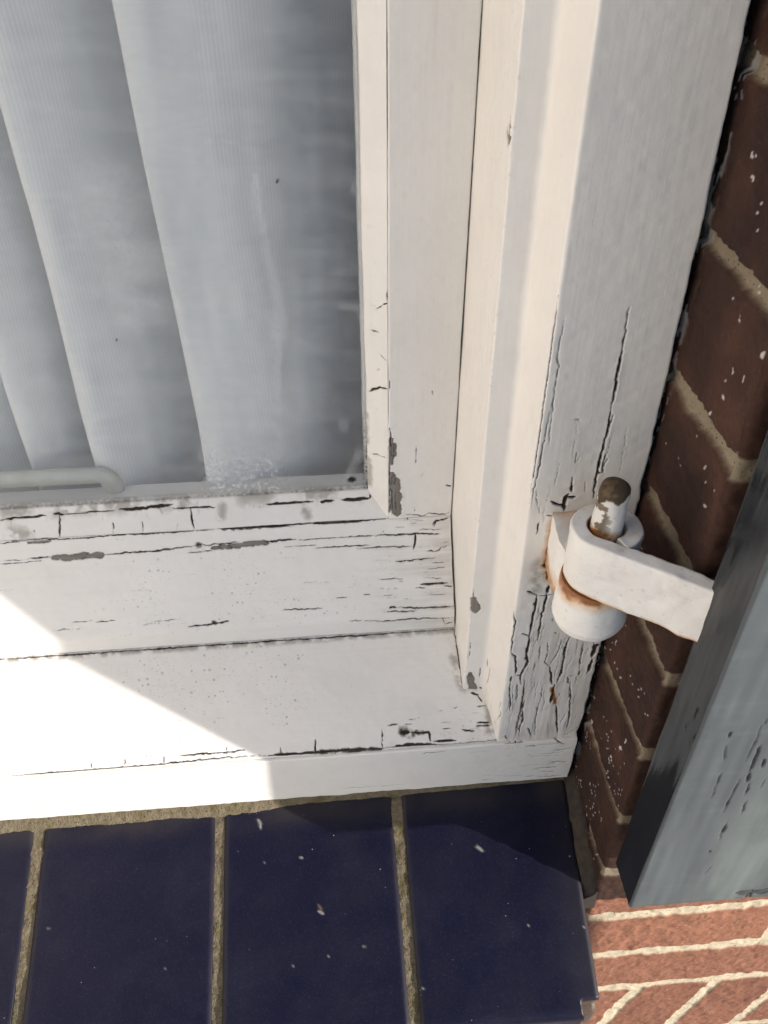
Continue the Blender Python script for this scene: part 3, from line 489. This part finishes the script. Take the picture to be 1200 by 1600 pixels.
sm_ += [('c', .0010, np.array([(x, .0657, 0) for x in np.linspace(-.36, -.0195, 60)])), ('d', .0022, np.array([(x, .0650, 0) for x in np.linspace(-.36, -.0195, 60)]))]  # grime line under the rail, doubling as painted shadow of its overhang
sm_ = [(k, w, np.stack([p[:, 0], p[:, 1], np.where(p[:, 1] > .0006, p[:, 1] * .514, p[:, 2])], 1)) for k, w, p in sm_]
def sill_speck(V): return sstep(.5, .62, fbm(V, .06, 43, 2)) * .9 + .12
board('sill_board', sp_, axis_samples(LX, -.36, .052, .052, G), 'x', M_paint_h, frame, sm_, G, .0003, None, sill_speck)
def apron_shape(W, V, N):
    lo = sstep(-.040, -.046, V[:, 2]) * (V[:, 1] < .01)
    W[:, 2] += lo * .0012 * 2 * (fbm(np.stack([V[:, 0], V[:, 0] * 0, V[:, 0] * 0], 1), .012, 25, 3) - .5)
    W[:, 0] += sstep(.046, .052, V[:, 0]) * .0016 * 2 * (fbm(V, .012, 26, 3) - .5)
    return W
ap = profile([(-.0022, -.0017, .004), (.0218, -.0017, .01), (.0218, -.046, .004), (-.0022, -.046, .0005)], .0009)
am = parse_marks(MARKS['apron']) + random_cracks(lambda r: (.05 - abs(r.gauss(0, .025)), -.0022, r.uniform(-.042, -.004)), 26, 12, (np.array([-1.0, 0, 0]), np.array([0, 0, 1.0])), (.004, .016), (.12, .34), .05)
board('apron_board', ap, axis_samples(LX, -.36, .052, .052, G), 'x', M_paint_h, frame, am, G, .0003, apron_shape, lambda V: np.full(len(V), .05))
ljp = profile([(LX - .03, .14, .05), (LX - .055, .14, .05), (LX - .055, 0, .05), (LX, 0, .02), (LX + .0046, .0284, .02), (LX + .0178, .03, .02), (LX + .0195, .14, .02)], .001)
board('jamb', ljp, axis_samples(-.0035, -.0035, .4, 1.25, .01), 'z', M_paint_v, frame, [], .01)
Boxes().box((LX - .055, 0, 1.2501), (.053, .14, 1.31)).build('head', M_paint_h, frame)
Boxes().box((LX, .1402, .03), (.04, .34, .068)).build('window_board', M_board, frame, .003)

# ------------------------------------------------------------------ opening sash: rail, stile, putty, glass
sash = empty('sash', (-.45, .11, .035)); attach(sash, frame)
rp = profile([(.0655, .0358, .0005), (.0657, .0490, .0005, .003), (.0712, .0565, .0005, .004), (.1000, .1045, .003, .0012), (.1185, .1045, .003), (.1185, .1165, .003), (.135, .1165, .02), (.135, .0715, .02)], .0008)
rm = parse_marks(MARKS['rail'])
def on_rail(r, x0, x1):
    t = r.random(); return (r.uniform(x0, x1), .0712 + (.1 - .0712) * t, .0565 + (.1045 - .0565) * t)
gr = (np.array([1.0, 0, 0]), np.array([0, .51, .86]))
rm += random_cracks(lambda r: on_rail(r, -.075, -.024), 22, 14, gr, (.004, .016), (.12, .34), .04) + random_cracks(lambda r: on_rail(r, -.34, -.05), 14, 15, gr, (.006, .022), (.1, .24), .02)
def rail_speck(V): return sstep(.12, .03, np.abs(V[:, 0] + .16)) * sstep(.03, .012, np.abs(V[:, 2] - .070)) * sstep(.3, .5, fbm(V, .03, 44, 2)) + .03
def rail_shape(W, V, N):
    W[:, 0] += sstep(-.026, -.0196, V[:, 0]) * (.0006 * (fbm(V, .012, 28, 3) - .5) * 2 - .0004 * sstep(.05, .09, V[:, 2]))
    return W
board('bottom_rail', rp, axis_samples(LX + .0205, -.36, -.0196, -.0196, G), 'x', M_paint_h, sash, rm, G, .0004, rail_shape, rail_speck, .0009, lambda V: sstep(-.09, -.03, V[:, 0]) * sstep(.35, .6, fbm(V, .02, 48, 2)) * .8)
stp = profile([(-.0195, .1, .01), (-.0206, .135, .01), (-.0735, .135, .01), (-.0735, .1185, .004), (-.0600, .1185, .01), (-.0600, .1, .0005)], .0012)
stm = parse_marks(MARKS['stile'])
board('stile', stp, axis_samples(.1048, .1048, .43, 1.24, G), 'z', M_paint_v, sash, stm, G, .00035, None, lambda V: np.full(len(V), .05))
pm = parse_marks(MARKS['putr']) + random_cracks(lambda r: (-.066 + r.gauss(0, .003), .1055, r.uniform(.11, .3)), 16, 31, (np.array([-.73, .68, 0]), np.array([0, 0, 1.0])), (.003, .008), (.1, .25), .4)
ppr = profile([(-.0601, .1003, .004), (-.0601, .1179, .004), (-.0722, .1179, .004), (-.0722, .1112, .0005)], .0007)
board('putty_strip', ppr, axis_samples(.1050, .1050, .43, 1.235, G), 'z', M_paint_v, sash, pm, G, .0006, None, lambda V: np.full(len(V), .08))
pb = parse_marks(MARKS['putb']) + random_cracks(lambda r: (r.uniform(-.34, -.07), .1055, .113), 16, 32, (np.array([0, .56, .83]), np.array([1.0, 0, 0])), (.003, .010), (.12, .3), .25)
pb += [('d', .006, np.array([(x, .1108, .1203), (x + .012, .1112, .1208)])) for x in (-.30, -.27, -.235, -.20, -.15, -.11)]
ppb = profile([(.1004, .1047, .0005), (.1112, .1206, .004), (.1179, .1206, .004), (.1179, .1047, .004)], .0007)
board('putty_strip', ppb, axis_samples(LX + .066, -.36, -.0606, -.0606, G), 'x', M_paint_h, sash, pb, G, .0006, None, lambda V: np.full(len(V), .10))
gp = profile([(-.066, .1122, .003), (-.066, .1160, .02), (LX + .06, .1160, .05), (LX + .06, .1122, .05), (-.36, .1122, .001)], .0001)
V, N, q, caps = sweep_grid(gp, axis_samples(.108, .108, .42, 1.235, .001), 'z')
ga = apply_marks(V, parse_marks(MARKS['glass']), .0008, .0009)
ga['smear'] = np.clip(ga['smear'] * .42, 0, 1)  # streaks on the pane, with soft reflections painted in among them
ga['drops'] = sstep(.034, .015, np.abs(V[:, 0] + .150)) * sstep(.165, .135, V[:, 2]) * (V[:, 1] < .114)
ga['dirt'] = np.clip(ga['dirt'] + sstep(.1262, .1212, V[:, 2]) * .55 + sstep(-.0765, -.0725, V[:, 0]) * sstep(.20, .13, V[:, 2]) * .8, 0, 1) * (V[:, 1] < .114)
mesh_np('glass_pane', V, q, caps, M_glass, sash, ga)
ub = Boxes(); ub.box((LX + .0206, .1, .1047), (LX + .062, .1118, 1.24)); ub.build('stile', M_paint_v, sash)
Boxes().box((LX + .0206, .1, 1.2405), (-.0206, .135, 1.249)).build('top_rail', M_paint_h, sash)

# ------------------------------------------------------------------ net curtain and the handle behind the glass
def spline(P, n):
    P = np.array(P, float); out = []
    for i in range(1, len(P) - 2):
        p0, p1, p2, p3 = P[i - 1:i + 3]
        for t in np.linspace(0, 1, n, endpoint=False):
            out.append(.5 * ((2 * p1) + (p2 - p0) * t + (2 * p0 - 5 * p1 + 4 * p2 - p3) * t * t + (3 * p1 - p0 - 3 * p2 + p3) * t ** 3))
    return np.array(out)
cp = [(.03, .32), (-.01, .275), (-.045, .232), (-.075, .194), (-.098, .168), (-.118, .150), (-.138, .1385), (-.156, .133), (-.169, .132), (-.1755, .134), (-.1775, .1385), (-.174, .146), (-.166, .165), (-.160, .195), (-.166, .215), (-.178, .212), (-.190, .190), (-.203, .166), (-.216, .149), (-.229, .139), (-.2375, .1365), (-.2425, .139), (-.2435, .144), (-.238, .156), (-.228, .185), (-.230, .205), (-.240, .207), (-.249, .190), (-.260, .166), (-.273, .149), (-.283, .144), (-.2875, .147), (-.286, .156), (-.278, .180), (-.276, .20), (-.288, .206)]
x = -.30
while x > LX - .02:
    cp += [(x, .176), (x - .03, .156), (x - .045, .150), (x - .049, .155), (x - .044, .178), (x - .05, .187)]; x -= .06
cp.append((x, .18))
cl = spline(cp, 14)
run = np.concatenate([[0], np.cumsum(np.linalg.norm(np.diff(cl, axis=0), axis=1))])
zs = np.concatenate([np.linspace(.075, .45, 60), np.linspace(.5, 1.24, 8)])
CV = np.zeros((len(zs), len(cl), 3)); CV[:, :, 0] = cl[None, :, 0]; CV[:, :, 1] = cl[None, :, 1]; CV[:, :, 2] = zs[:, None]
CV = CV.reshape(-1, 3)
CV[:, 0] += .006 * (fbm(np.stack([CV[:, 0], CV[:, 1] * 0, CV[:, 2]], 1), (.1, 1, .20), 61, 2) - .5) * 2
CV[:, 1] += .005 * (fbm(CV, (.03, .05, .10), 62, 3) - .5) * 2
i = np.arange(len(zs) - 1)[:, None]; j = np.arange(len(cl) - 1)[None, :]; a_ = i * len(cl) + j
cq = np.stack([a_, a_ + 1, a_ + len(cl) + 1, a_ + len(cl)], -1).reshape(-1, 4)
cur = mesh_np('net_curtain', CV, cq, (), M_curtain, None, {'run': np.tile(run, len(zs))})
so = cur.modifiers.new('cloth', 'SOLIDIFY'); so.thickness = .0004
tag(cur, 'pale grey net curtain with fine pinstripes hanging in deep folds behind the window glass', 'curtain')

def tube(path, r, n=14, aspect=1.0, cap=True):
    path = [Vector(p) for p in path]; vs_ = []; fs = []
    for i, p in enumerate(path):
        d = (path[min(i + 1, len(path) - 1)] - path[max(i - 1, 0)]).normalized()
        u = d.cross(Vector((0, 1, 0))).normalized(); v = d.cross(u).normalized()
        for k in range(n):
            an = 2 * math.pi * k / n; vs_.append(p + u * math.cos(an) * r + v * math.sin(an) * r * aspect)
    for i in range(len(path) - 1):
        for k in range(n): fs.append((i * n + k, i * n + (k + 1) % n, (i + 1) * n + (k + 1) % n, (i + 1) * n + k))
    fs += [tuple(range(n))[::-1], tuple(range((len(path) - 1) * n, len(path) * n))]
    return vs_, fs
arc = [(-.244 + .009 * math.sin(a), .1305, .1205 + .009 * math.cos(a)) for a in np.linspace(0, math.pi / 2, 9)]
hv, hf = tube([(-.40, .1305, .1275), (-.36, .1305, .1295), (-.30, .1305, .1298), (-.26, .1305, .1296)] + arc + [(-.235, .1305, .110), (-.235, .1305, .100)], .0058, 16, .8)
stay = simple('handle', hv, hf, M_stay, sash, True)

# ------------------------------------------------------------------ brick wall
wall = tag(empty('brick_wall', (.3, 0, -.9)), 'red brown brick wall with pale mortar joints turning into the window recess', 'brick wall')
XB, YF = .0566, -.0676
Z0, CH = -.0496, .0625
bp = profile([(XB, .12, .004), (XB, .02, .001), (XB, YF, .001, .004), (.27, YF, .05), (.27, .12, .05)], .001)
S = np.linspace(-.42, .46, 881)
V, N, q, caps = sweep_grid(bp, S, 'z')
onf = V[:, 1] < YF + .002
wz = V[:, 2] + np.where(onf, .0014, .0022) * (fbm(V, .035, 71, 2) - .5) * 2 + np.where(onf, .0009, .0016) * (fbm(V, .007, 72, 2) - .5) * 2
low = V[:, 2] < (Z0 - 3 * CH + .001)
ph = (wz - Z0) / CH; row = np.floor(ph + .5); dz = np.abs(ph - row) * CH
dz = np.where(low & (V[:, 2] < Z0 - 3 * CH - .004), np.where(V[:, 2] > Z0 - 4.6 * CH, np.abs(wz - (Z0 - 3 * CH)), np.abs(wz - (Z0 - 4.75 * CH))), dz)
bid = np.floor(ph)
along = V[:, 0] - XB + np.maximum(V[:, 1] - YF, 0) * -1
jw = np.where(V[:, 1] > YF + .003, .0041, .0054) + np.where(onf, .0014, .0028) * (fbm(V, .016, 73, 3) - .5)
px_ = V[:, 0] + .0010 * (fbm(V, .02, 74, 2) - .5) * 2
shear = px_ - (V[:, 2] + .272) * .22
perp_low = np.abs((shear - .1105 + .03125) % .0625 - .03125)
perp_hi = np.abs(px_ - np.where(np.mod(bid, 2) == 0, .2, .245))
perp = np.where(low, perp_low, perp_hi) + np.where(V[:, 0] < XB + .003, 1, 0)
dj = np.minimum(dz, perp)
mort = sstep(jw + .0008, jw - .0008, dj + np.where(onf, .0013, .0026) * (fbm(V, .0030, 82, 3) - .5))
cid = bid * 7 + np.where(low, np.floor((shear - .1105) / .0625), 0)
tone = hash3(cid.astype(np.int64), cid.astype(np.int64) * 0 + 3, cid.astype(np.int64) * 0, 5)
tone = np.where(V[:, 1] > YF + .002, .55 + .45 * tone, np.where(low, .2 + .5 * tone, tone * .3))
d = -mort * np.where(V[:, 1] > YF + .003, .0030, .0010) + .0011 * (fbm(V, .006, 75, 3) - .5) * 2 + .0005 * (vnoise(V, .0022, 85) - .5) + .0012 * (fbm(V, .03, 76, 2) - .5) * 2
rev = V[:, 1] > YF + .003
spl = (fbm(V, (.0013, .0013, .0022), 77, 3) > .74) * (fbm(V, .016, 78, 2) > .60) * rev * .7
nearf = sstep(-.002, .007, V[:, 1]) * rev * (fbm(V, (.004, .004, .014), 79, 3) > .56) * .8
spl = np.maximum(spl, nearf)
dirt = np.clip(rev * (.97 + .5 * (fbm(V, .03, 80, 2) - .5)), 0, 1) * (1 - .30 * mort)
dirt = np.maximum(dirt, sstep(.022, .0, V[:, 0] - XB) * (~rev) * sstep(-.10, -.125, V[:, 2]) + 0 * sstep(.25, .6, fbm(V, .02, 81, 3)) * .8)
dirt = np.where((~rev) & (V[:, 2] > -.085), .95 * (1 - .3 * mort), dirt)  # front face above this height darkened evenly, like the recess
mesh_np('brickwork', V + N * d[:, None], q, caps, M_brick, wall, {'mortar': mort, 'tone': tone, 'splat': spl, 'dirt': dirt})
wb = Boxes()
wb.box((.271, YF, -.9), (3.5, .2, 3.2)).box((XB, YF, .461), (.2705, .2, 3.2)).box((XB, YF, -.9), (.2705, .2, -.421))
wb.box((LX - .06, YF, -.9), (XB - .0005, .2, -.13)).box((LX - .06, .0, -.1295), (XB - .0005, .2, -.0475)).box((-4.0, YF, -.9), (LX - .0605, .2, 3.2)).box((LX - .06, YF, 1.311), (XB - .0005, .2, 3.2))
wb.build('wall_body', M_brick_far, wall)
Boxes().box((-1.75, -1.5, -.9), (-1.4, YF - .001, 3.0)).build('added_bounce_wall', M_render, wall)  # unseen wall, added to bounce sunlight onto the left-facing paint

# ------------------------------------------------------------------ sill tiles and their mortar
SL = math.tan(.3417); TZ = -.0492
TX = [-.0643 - .1166 * k for k in range(7)]
JW = .0033
tile_labels = ['navy glazed sill tile against the brick recess, with a chipped front corner',
               'navy glazed sill tile next to the chipped one, with pale pits in its middle',
               'full width navy glazed sill tile below the sunlit stretch of the white sill',
               'navy glazed sill tile cut off by the left edge, only a strip showing']
tp_ = profile([(.0035, TZ + .0035 * SL, .0012, .0015), (.0035, TZ - .020, .01), (-.1288, TZ - .1288 * SL - .024, .004), (-.1310, TZ - .1310 * SL, .0012, .006)], .003)
# make the top run finely sampled: profile runs back-bottom-front-top
for k in range(4):
    x1 = .0505 if k == 0 else TX[k - 1] - JW
    x0 = TX[k] + JW
    x0 += rng.uniform(-.0004, .0004)
    V, N, q, caps = sweep_grid(tp_, np.concatenate([[x0], np.linspace(x0 + .0006, x1 - .0006, 92), [x1]]), 'x')
    e = np.minimum(V[:, 0] - x0, x1 - V[:, 0])
    d = -.0011 * sstep(.0022, 0, e) + .0006 * (fbm(V, .05, 90 + k, 2) - .5) * 2
    tm = []
    r = random.Random(40 + k)
    for _ in range(5): tm.append(('s', r.uniform(.0001, .0003), np.array([(r.uniform(x0, x1), y_ := -r.uniform(.02, .12), TZ + y_ * SL)] * 2) + np.array([[0, 0, 0], [.0008, 0, 0]])))
    if k == 1: tm += [('b', .0018, np.array([(-.118, -.062, TZ - .062 * SL), (-.117, -.064, TZ - .064 * SL)])), ('s', .0008, np.array([(-.1185, -.066, TZ - .066 * SL), (-.116, -.067, TZ - .067 * SL)])), ('s', .0008, np.array([(-.1555, -.012, TZ - .012 * SL), (-.1545, -.016, TZ - .016 * SL)]))]
    if k == 0: tm += [('s', .0009, np.array([(-.015, -.037, TZ - .037 * SL), (-.012, -.040, TZ - .040 * SL)]))]
    at = apply_marks(V, tm, .001, .0006, 50 + k)
    W = V + N * d[:, None]
    if k == 0:
        W[:, 0] += sstep(.03, .05, V[:, 0]) * V[:, 1] * .025
        nf = (V[:, 0] > .036) & (V[:, 1] < -.122)
        ch = sstep(.0365, .039, V[:, 0] + .003 * (vnoise(V, .004, 3) - .5)) * sstep(-.1225, -.1255, V[:, 1])
        W[:, 2] -= ch * .012; W[:, 1] += ch * .006; at['bare'] = np.maximum(at['bare'], ch)
    at['dirt'] = np.clip(sstep(-.022, -.006, V[:, 1]) * .75 * sstep(.2, .6, fbm(V, .03, 95, 3)) + sstep(.005, .001, e) * .2 + (sstep(.02, .05, V[:, 0]) * .30 if k == 0 else 0), 0, 1)
    t_ = mesh_np('sill_tile', W, q, caps, M_tile, None, at)
    tag(t_, tile_labels[k], 'tile', 'navy glazed tiles of the outer window sill')

def rough_strip(name, prof, S, axis, seed, amp=.0012, shape=None):
    V, N, q, caps = sweep_grid(prof, S, axis)
    d = amp * 2 * (fbm(V, .006, seed, 3) - .5) + .0005 * (vnoise(V, .0014, seed + 1) - .5)
    W = V + N * d[:, None]
    if shape: W = shape(W, V)
    return mesh_np(name, W, q, caps, M_mortar, wall)
for k in range(3):
    pr = profile([(.004, TZ + .004 * SL - .0012, .002), (.004, TZ - .03, .02), (-.127, TZ - .127 * SL - .03, .02), (-.1285, TZ - .1285 * SL - .0030, .0008)], .001)
    def bend(W, V, s=k): W[:, 0] += .0016 * (fbm(np.stack([V[:, 1], V[:, 1] * 0, V[:, 1] * 0], 1), .03, 120 + s, 2) - .5); return W
    rough_strip('mortar_joint', pr, np.linspace(TX[k] - JW - .0012, TX[k] + JW + .0012, 14), 'x', 130 + k, .0010, bend)
def bead_shape(W, V):
    thin = np.interp(V[:, 0], [-.4, -.16, -.13, -.05, .05], [1.0, 1.0, .55, .35, .1])
    f = (V[:, 1] < -.001)
    W[:, 1] = np.where(f, -.001 + (W[:, 1] + .001) * thin, W[:, 1]); return W
rough_strip('mortar_bed', profile([(.006, TZ + .003, .003), (.006, TZ - .01, .01), (-.0075, TZ - .0075 * SL - .003, .01), (-.0068, TZ - .0068 * SL + .0009, .0008), (-.001, TZ + .0042, .0008)], .0008), axis_samples(LX, -.36, .05, .05, .0012), 'x', 150, .0011, bead_shape)
# mortar fillet where the end tile meets the recess
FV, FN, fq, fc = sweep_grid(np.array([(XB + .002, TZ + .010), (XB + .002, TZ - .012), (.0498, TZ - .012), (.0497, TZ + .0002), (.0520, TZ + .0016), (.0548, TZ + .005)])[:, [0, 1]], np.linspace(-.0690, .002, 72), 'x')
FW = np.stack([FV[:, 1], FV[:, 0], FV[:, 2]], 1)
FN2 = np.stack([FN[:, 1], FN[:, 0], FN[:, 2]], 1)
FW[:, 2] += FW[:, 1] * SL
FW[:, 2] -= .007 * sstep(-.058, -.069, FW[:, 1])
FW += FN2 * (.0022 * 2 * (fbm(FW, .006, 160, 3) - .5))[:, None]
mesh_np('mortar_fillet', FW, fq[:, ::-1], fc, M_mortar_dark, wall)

# ------------------------------------------------------------------ shutter with its strap
shut = tag(empty('window_shutter', (.3, -.094, -.0095)), 'grey teal painted wooden shutter folded back against the brick wall', 'shutter')
sp2 = profile([(.0550, -.0802, .0008), (.0550, -.1068, .0006), (.215, -.1068, .03), (.62, -.1068, .1), (.62, -.0802, .1)], .0012)
V, N, q, caps = sweep_grid(sp2, axis_samples(-.0095, -.0095, .42, 1.22, .0007), 'z')
sa = apply_marks(V, [(k, w * .75, p) for k, w, p in parse_marks(MARKS['shutter'])], .0006, .0004)
sa['crack'] *= .9
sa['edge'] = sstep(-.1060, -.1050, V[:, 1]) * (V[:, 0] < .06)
dl = np.abs(V[:, 0] - (.104 + (V[:, 2]) * .10))
sa['smear'] = np.clip(sstep(.030, .004, dl) * sstep(.25, .7, fbm(V, (.02, .02, .06), 171, 3)) * (V[:, 1] < -.106), 0, 1)
d = -sa['crack'] * .0009 - sa['bare'] * .0004 + .0005 * (fbm(V, .04, 172, 2) - .5) * 2 + .0002 * (vnoise(V, (.004, .004, .03), 173) - .5) * 2
mesh_np('panel', V + N * d[:, None], q, caps, M_shutter, shut, sa)

AX = np.array([.0238, -.0400]); ZB, ZT = .1842, .2146
RC, TH = .0118, .0074
u_ = np.array([.793, -.609]); no = np.array([-.609, -.793])
T = AX + RC * no
pth = [T + u_ * .0560 + np.array([.040, .0040]), T + u_ * .0560 + np.array([.006, .0016])]
pth += [T + u_ * s for s in np.linspace(.0560, .0004, 56)]
th0 = math.atan2(no[1], no[0])
pth += [AX + RC * np.array([math.cos(th0 - a), math.sin(th0 - a)]) for a in np.linspace(0, math.radians(306), 96)]
pth = np.array(pth)
tan = np.gradient(pth, axis=0); tan /= np.linalg.norm(tan, axis=1)[:, None]
nrm = np.stack([-tan[:, 1], tan[:, 0]], 1)
cs = profile([(-TH / 2, ZB, .0009), (TH / 2, ZB, .0009), (TH / 2, ZT, .0009), (-TH / 2, ZT, .0009)], .0011)
nc = len(cs)
SV = np.zeros((len(pth), nc, 3)); SV[:, :, :2] = pth[:, None, :] + nrm[:, None, :] * cs[None, :, 0:1]; SV[:, :, 2] = cs[None, :, 1]
SN = np.zeros_like(SV); cc = cs - cs.mean(0); SN[:, :, :2] = nrm[:, None, :] * np.sign(cc[None, :, 0:1]) * (np.abs(cc[None, :, 0:1]) > TH / 2 - .0004); SN[:, :, 2] = (np.sign(cc[:, 1]) * (np.abs(cc[:, 1]) > (ZT - ZB) / 2 - .0004))[None]
SV = SV.reshape(-1, 3); SN = SN.reshape(-1, 3)
i = np.arange(len(pth) - 1)[:, None]; j = np.arange(nc)[None, :]; j2 = (j + 1) % nc
sq = np.stack([i * nc + j, i * nc + j2, (i + 1) * nc + j2, (i + 1) * nc + j], -1).reshape(-1, 4)
def paint_lumps(V, N, seed, amp=.0008):
    return V + N * (amp * 2.4 * (fbm(V, .011, seed, 3) - .5) + .00025 * (vnoise(V, .0022, seed + 3) - .5))[:, None]
def attrs(V, rust, dirt=None, crack=None, bare=None):
    z = np.zeros(len(V)); return {'wash': sstep(.5, .72, fbm(V, .014, 301, 4)) * .35, 'speck': z + .35, 'rust': rust, 'dirt': z if dirt is None else dirt, 'crack': z if crack is None else crack, 'bare': z if bare is None else bare, 'moss': z}
hole = np.linalg.norm(SV[:, :2] - AX, axis=1) < RC - TH / 2 + .0010
onring = np.linalg.norm(SV[:, :2] - AX, axis=1) < RC + TH / 2 + .001
s_rust = np.clip(sstep(ZB + .003, ZB, SV[:, 2]) * .75 * (fbm(SV, .008, 181, 2) > .42), 0, 1)
s_dirt = np.clip(sstep(ZT - .0015, ZT, SV[:, 2]) * onring * .55 * sstep(.3, .6, fbm(SV, .01, 182, 3)) + hole * 1.0, 0, 1)
strap = mesh_np('hinge_strap', paint_lumps(SV, SN, 180), sq, [list(range(nc))[::-1], list(range((len(pth) - 1) * nc, len(pth) * nc))], M_paint_metal, shut, attrs(SV, s_rust, s_dirt))
strap['label'] = 'thick white painted iron strap with a rolled eye'

# ------------------------------------------------------------------ hinge pintle on the post
pint = tag(empty('hinge_pintle', (.0238, 0, .17)), 'white painted iron hinge pin with rust stains, fixed on the window post', 'hinge')
def lathe(name, prof, mat, parent, seed, amp, attrfn, n=72):
    pr = np.array(prof); k = len(pr); th = np.linspace(0, 2 * np.pi, n, endpoint=False)
    V = np.zeros((k, n, 3)); V[:, :, 0] = AX[0] + pr[:, None, 0] * np.cos(th)[None]; V[:, :, 1] = AX[1] + pr[:, None, 0] * np.sin(th)[None]; V[:, :, 2] = pr[:, None, 1]
    N = np.zeros((k, n, 3)); N[:, :, 0] = np.cos(th)[None]; N[:, :, 1] = np.sin(th)[None]
    V = V.reshape(-1, 3); N = N.reshape(-1, 3)
    i = np.arange(k - 1)[:, None]; j = np.arange(n)[None]; j2 = (j + 1) % n
    q = np.stack([i * n + j, i * n + j2, (i + 1) * n + j2, (i + 1) * n + j], -1).reshape(-1, 4)
    return mesh_np(name, paint_lumps(V, N, seed, amp), q, [list(range(n))[::-1], list(range((k - 1) * n, k * n))], mat, parent, attrfn(V))
def dense(pts, step=.0008):
    out = []
    for a, b in zip(pts[:-1], pts[1:]):
        k = max(1, int(math.hypot(b[0] - a[0], b[1] - a[1]) / step)); out += [(a[0] + (b[0] - a[0]) * t / k, a[1] + (b[1] - a[1]) * t / k) for t in range(k)]
    return out + [pts[-1]]
def barrel_attr(V):
    side = sstep(.012, -.010, (V[:, 0] - AX[0]) * .55 + (V[:, 1] - AX[1]) * .45)
    h = V[:, 2] + .006 * (fbm(V, .01, 191, 2) - .5)
    return attrs(V, np.clip(sstep(.1715, .1845, h) * side * .98, 0, 1), np.clip(sstep(.181, .1838, V[:, 2]) * .8, 0, 1))
lathe('barrel', dense([(.004, .1535), (.0120, .1538), (.0158, .1562), (.0172, .1605), (.0172, .168), (.0166, .176), (.0160, .1838)]), M_paint_metal, pint, 190, .0006, barrel_attr)
def pin_attr(V):
    top = sstep(.2332, .2342, V[:, 2] + .013 * (fbm(V, .005, 193, 3) - .5) - .25 * (V[:, 0] - AX[0]))
    left = sstep(.002, -.005, V[:, 0] - AX[0])
    chip = (fbm(V, .0045, 194, 3) > .56) * 1.0
    base = sstep(.2185, .2150, V[:, 2] + .004 * (fbm(V, .006, 195, 2) - .5))
    return attrs(V, np.clip(base * (.55 + .4 * left), 0, 1), np.clip(base * .7, 0, 1), top * .55 * (fbm(V, .003, 196, 2) > .45), np.clip(top + chip * left * .9, 0, 1))
lathe('pin', dense([(.0066, .172), (.0066, .2260), (.0065, .2330), (.0058, .2368), (.0035, .2385), (.0008, .2388)], .0006), M_pin, pint, 192, .0011, pin_attr, 72)
V, N, q, caps = sweep_grid(profile([(.0120, .0015, .001), (.0105, -.022, .001), (.0125, -.034, .001), (.031, -.034, .001), (.034, .0015, .001)], .004), np.linspace(.157, .1895, 40), 'z')
sr = np.clip(sstep(-.005, .001, V[:, 1] + .006 * (fbm(V, .008, 201, 2) - .5)) * .8 + sstep(.172, .160, V[:, 2] + .008 * (fbm(V, .009, 202, 2) - .5)) * .75, 0, 1)
N[:, 2] += np.where(V[:, 2] > .1885, 1.0, 0)
mesh_np('shank', paint_lumps(V, N, 200), q, caps, M_paint_metal, pint, attrs(V, sr, sr * .3))
